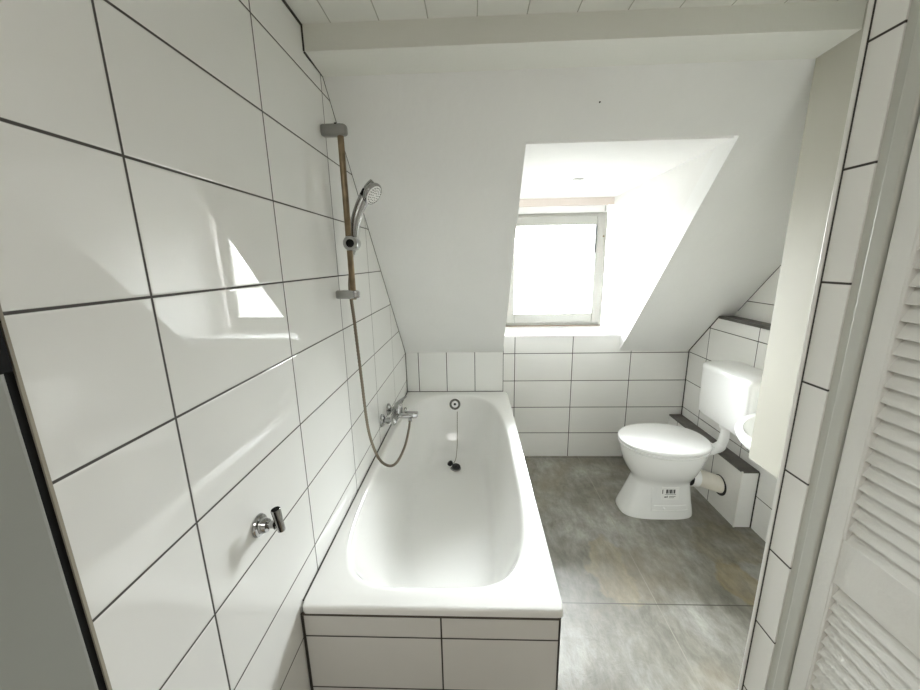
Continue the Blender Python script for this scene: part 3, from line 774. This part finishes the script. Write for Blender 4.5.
# cistern
CY0, CY1 = 1.725, 2.118
cis = thing('toilet_cistern', 'white plastic toilet cistern hung on the right wall', 'cistern', (1.88, (CY0 + CY1) / 2, .54))
def cring(z, x0, y0, y1, r, z_slope=0):
    out = []
    N_ = 64
    x1 = 1.960
    cx, cy = (x0 + x1) / 2, (y0 + y1) / 2; hx, hy = (x1 - x0) / 2, (y1 - y0) / 2
    for i in range(N_):
        t = 2 * PI * i / N_; c, s = math.cos(t), math.sin(t)
        x = cx + hx * math.copysign(abs(c) ** (2 / r), c); y = cy + hy * math.copysign(abs(s) ** (2 / r), s)
        out.append(Vector((x, y, z)))
    return out
bm = nb(); loft(bm, [cring(.532, 1.830, CY0 + .02, CY1 - .02, 8), cring(.537, 1.812, CY0 + .008, CY1 - .008, 9), cring(.55, 1.802, CY0 + .002, CY1 - .002, 10), cring(.62, 1.798, CY0, CY1, 10), cring(.806, 1.796, CY0, CY1, 10)])
part('tank', bm, M_plastic, cis, cis, smooth=True, angle=60)
bm = nb(); loft(bm, [cring(.806, 1.795, CY0 - .001, CY1 + .001, 10), cring(.826, 1.796, CY0 - .001, CY1 + .001, 10), cring(.838, 1.804, CY0 + .006, CY1 - .006, 9), cring(.845, 1.824, CY0 + .02, CY1 - .02, 8), cring(.852, 1.86, CY0 + .06, CY1 - .06, 7)])
part('cistern_lid', bm, M_plastic, cis, cis, smooth=True, angle=60)

# corner wash basin
BX, BY, BZ = 1.9632, 1.3600, .705
bas = thing('wash_basin', 'small white corner wash basin half hidden behind the boxed board', 'wash basin', (BX - .12, BY + .12, BZ - .15))
def bring(rx, ry, z, cx=0, cy=0, N_=28):
    """quarter-round ring with the corner at the two walls"""
    out = []
    n_ = 2.0
    for i in range(N_ + 1):
        t = PI / 2 * i / N_
        out.append(Vector((BX - cx - rx * math.cos(t) ** (2 / n_), BY + cy + ry * math.sin(t) ** (2 / n_), z)))
    M_ = 8
    a = out[-1]; c_ = Vector((BX - cx, BY + cy, z)); b_ = out[0]
    for i in range(1, M_ + 1): out.append(a.lerp(c_, i / M_))
    for i in range(1, M_): out.append(c_.lerp(b_, i / M_))
    return out
bm = nb()
loft(bm, [bring(.13, .13, BZ - .15), bring(.22, .21, BZ - .13), bring(.30, .29, BZ - .085), bring(.375, .335, BZ - .05), bring(.397, .350, BZ - .024), bring(.402, .353, BZ - .008), bring(.397, .349, BZ), 
          bring(.375, .327, BZ, .0, .0), bring(.310, .265, BZ - .002, .045, .045), bring(.300, .255, BZ - .012, .05, .05), bring(.25, .24, BZ - .06, .055, .055), bring(.18, .17, BZ - .105, .075, .075), bring(.08, .08, BZ - .118, .11, .11)])
part('basin_bowl', bm, M_ceramic, bas, bas, smooth=True, angle=50)
bm = nb(); lathe(bm, [(.022, 0), (.022, .003), (.012, .004), (.001, .002)], (BX - .15, BY + .15, BZ - .1185), (0, 0, 1), 24); part('basin_drain', bm, M_chrome, bas, bas, smooth=True, angle=40)

# small fitting in the dormer ceiling
cs = thing('ceiling_fitting', 'tiny grey round fitting in the dormer ceiling', 'ceiling fitting', (1.067, 2.215, ZO - .004))
bm = nb(); lathe(bm, [(.030, 0), (.030, .003), (.024, .006), (.020, .004), (.001, .003)], (1.067, 2.215, ZO + .0005), (0, 0, -1), 28); part('fitting_ring', bm, M_upvc, cs, cs, smooth=True, angle=40)
bm = nb(); lathe(bm, [(.016, .003), (.016, .0055), (.001, .006)], (1.067, 2.215, ZO + .0005), (0, 0, -1), 20); part('fitting_core', bm, M_satin, cs, cs)
pn = Vector((0, -SL, -1)).normalized()
bm = nb(); lathe(bm, [(.003, 0), (.003, .0012)], Vector((.922, 1.433, slz(1.433))), pn, 10)
nh = link('drill_hole_plug', bm, M_greyprint); nh['label'] = 'tiny dark dot on the white slope above the dormer opening'; nh['category'] = 'screw'

# ------------------------------------------------------------------ light
SKY = 104
w = bpy.data.worlds.new('overcast_sky'); scn.world = w; w.use_nodes = True
nt = w.node_tree; bg = nt.nodes['Background']; bg.inputs['Strength'].default_value = 1
# bright overcast sky above, darker roofs and ground below the horizon
tc = nt.nodes.new('ShaderNodeTexCoord'); sx = nt.nodes.new('ShaderNodeSeparateXYZ'); nt.links.new(tc.outputs['Generated'], sx.inputs[0])
rp = nt.nodes.new('ShaderNodeValToRGB'); e = rp.color_ramp.elements
e[0].position = .48; e[0].color = (.045, .046, .046, 1); e[1].position = .82; e[1].color = (.95, .985, 1.025, 1)
q_ = e.new(.52); q_.color = (.42, .43, .44, 1)
mpz = nt.nodes.new('ShaderNodeMapRange'); mpz.inputs['From Min'].default_value = -1; nt.links.new(sx.outputs['Z'], mpz.inputs['Value'])
nt.links.new(mpz.outputs['Result'], rp.inputs['Fac'])
vs_ = nt.nodes.new('ShaderNodeVectorMath'); vs_.operation = 'SCALE'; vs_.inputs['Scale'].default_value = SKY
nt.links.new(rp.outputs['Color'], vs_.inputs[0]); nt.links.new(vs_.outputs['Vector'], bg.inputs['Color'])
pl = bpy.data.lights.new('window_portal', 'AREA'); pl.shape = 'RECTANGLE'; pl.size = .74; pl.size_y = .74; pl.cycles.is_portal = True
po = bpy.data.objects.new('window_portal', pl); COL.objects.link(po); po.location = (1.07, WY + .085, 1.34); po.rotation_euler = (-PI / 2, 0, 0)
hl = bpy.data.lights.new('hall_fill_light', 'AREA'); hl.shape = 'DISK'; hl.size = .7; hl.energy = 5.5; hl.color = (1, .98, .94)  # unseen fill light added behind the camera to brighten from the hall
h_o = bpy.data.objects.new('hall_fill_light', hl); COL.objects.link(h_o); h_o.location = (.30, -.50, CEIL - .03)

# ------------------------------------------------------------------ camera
cam = bpy.data.cameras.new('camera'); co = bpy.data.objects.new('camera', cam); COL.objects.link(co)
cam.sensor_fit = 'HORIZONTAL'; cam.sensor_width = 36; cam.lens = 371.764 / 920 * 36; cam.clip_start = .02
pi_, ya, ro = .2223, .0387, -.0183
r = Vector((math.cos(ya), math.sin(ya), 0)); fw = Vector((-math.sin(ya), math.cos(ya), 0)); up = Vector((0, 0, 1))
f2 = fw * math.cos(pi_) - up * math.sin(pi_); u2 = fw * math.sin(pi_) + up * math.cos(pi_)
r3 = r * math.cos(ro) + u2 * math.sin(ro); u3 = -r * math.sin(ro) + u2 * math.cos(ro)
mw = Matrix.Identity(4)
for i in range(3):
    mw[i][0] = r3[i]; mw[i][1] = u3[i]; mw[i][2] = -f2[i]
mw[0][3], mw[1][3], mw[2][3] = .4862, 0, 1.4268
co.matrix_world = mw
scn.camera = co
scn.view_settings.view_transform = 'Standard'; scn.view_settings.look = 'None'; scn.view_settings.gamma = 1; scn.view_settings.exposure = .64
try: scn.view_settings.use_curve_mapping = False
except Exception: pass
scn.cycles.diffuse_bounces = 8; scn.cycles.max_bounces = 16
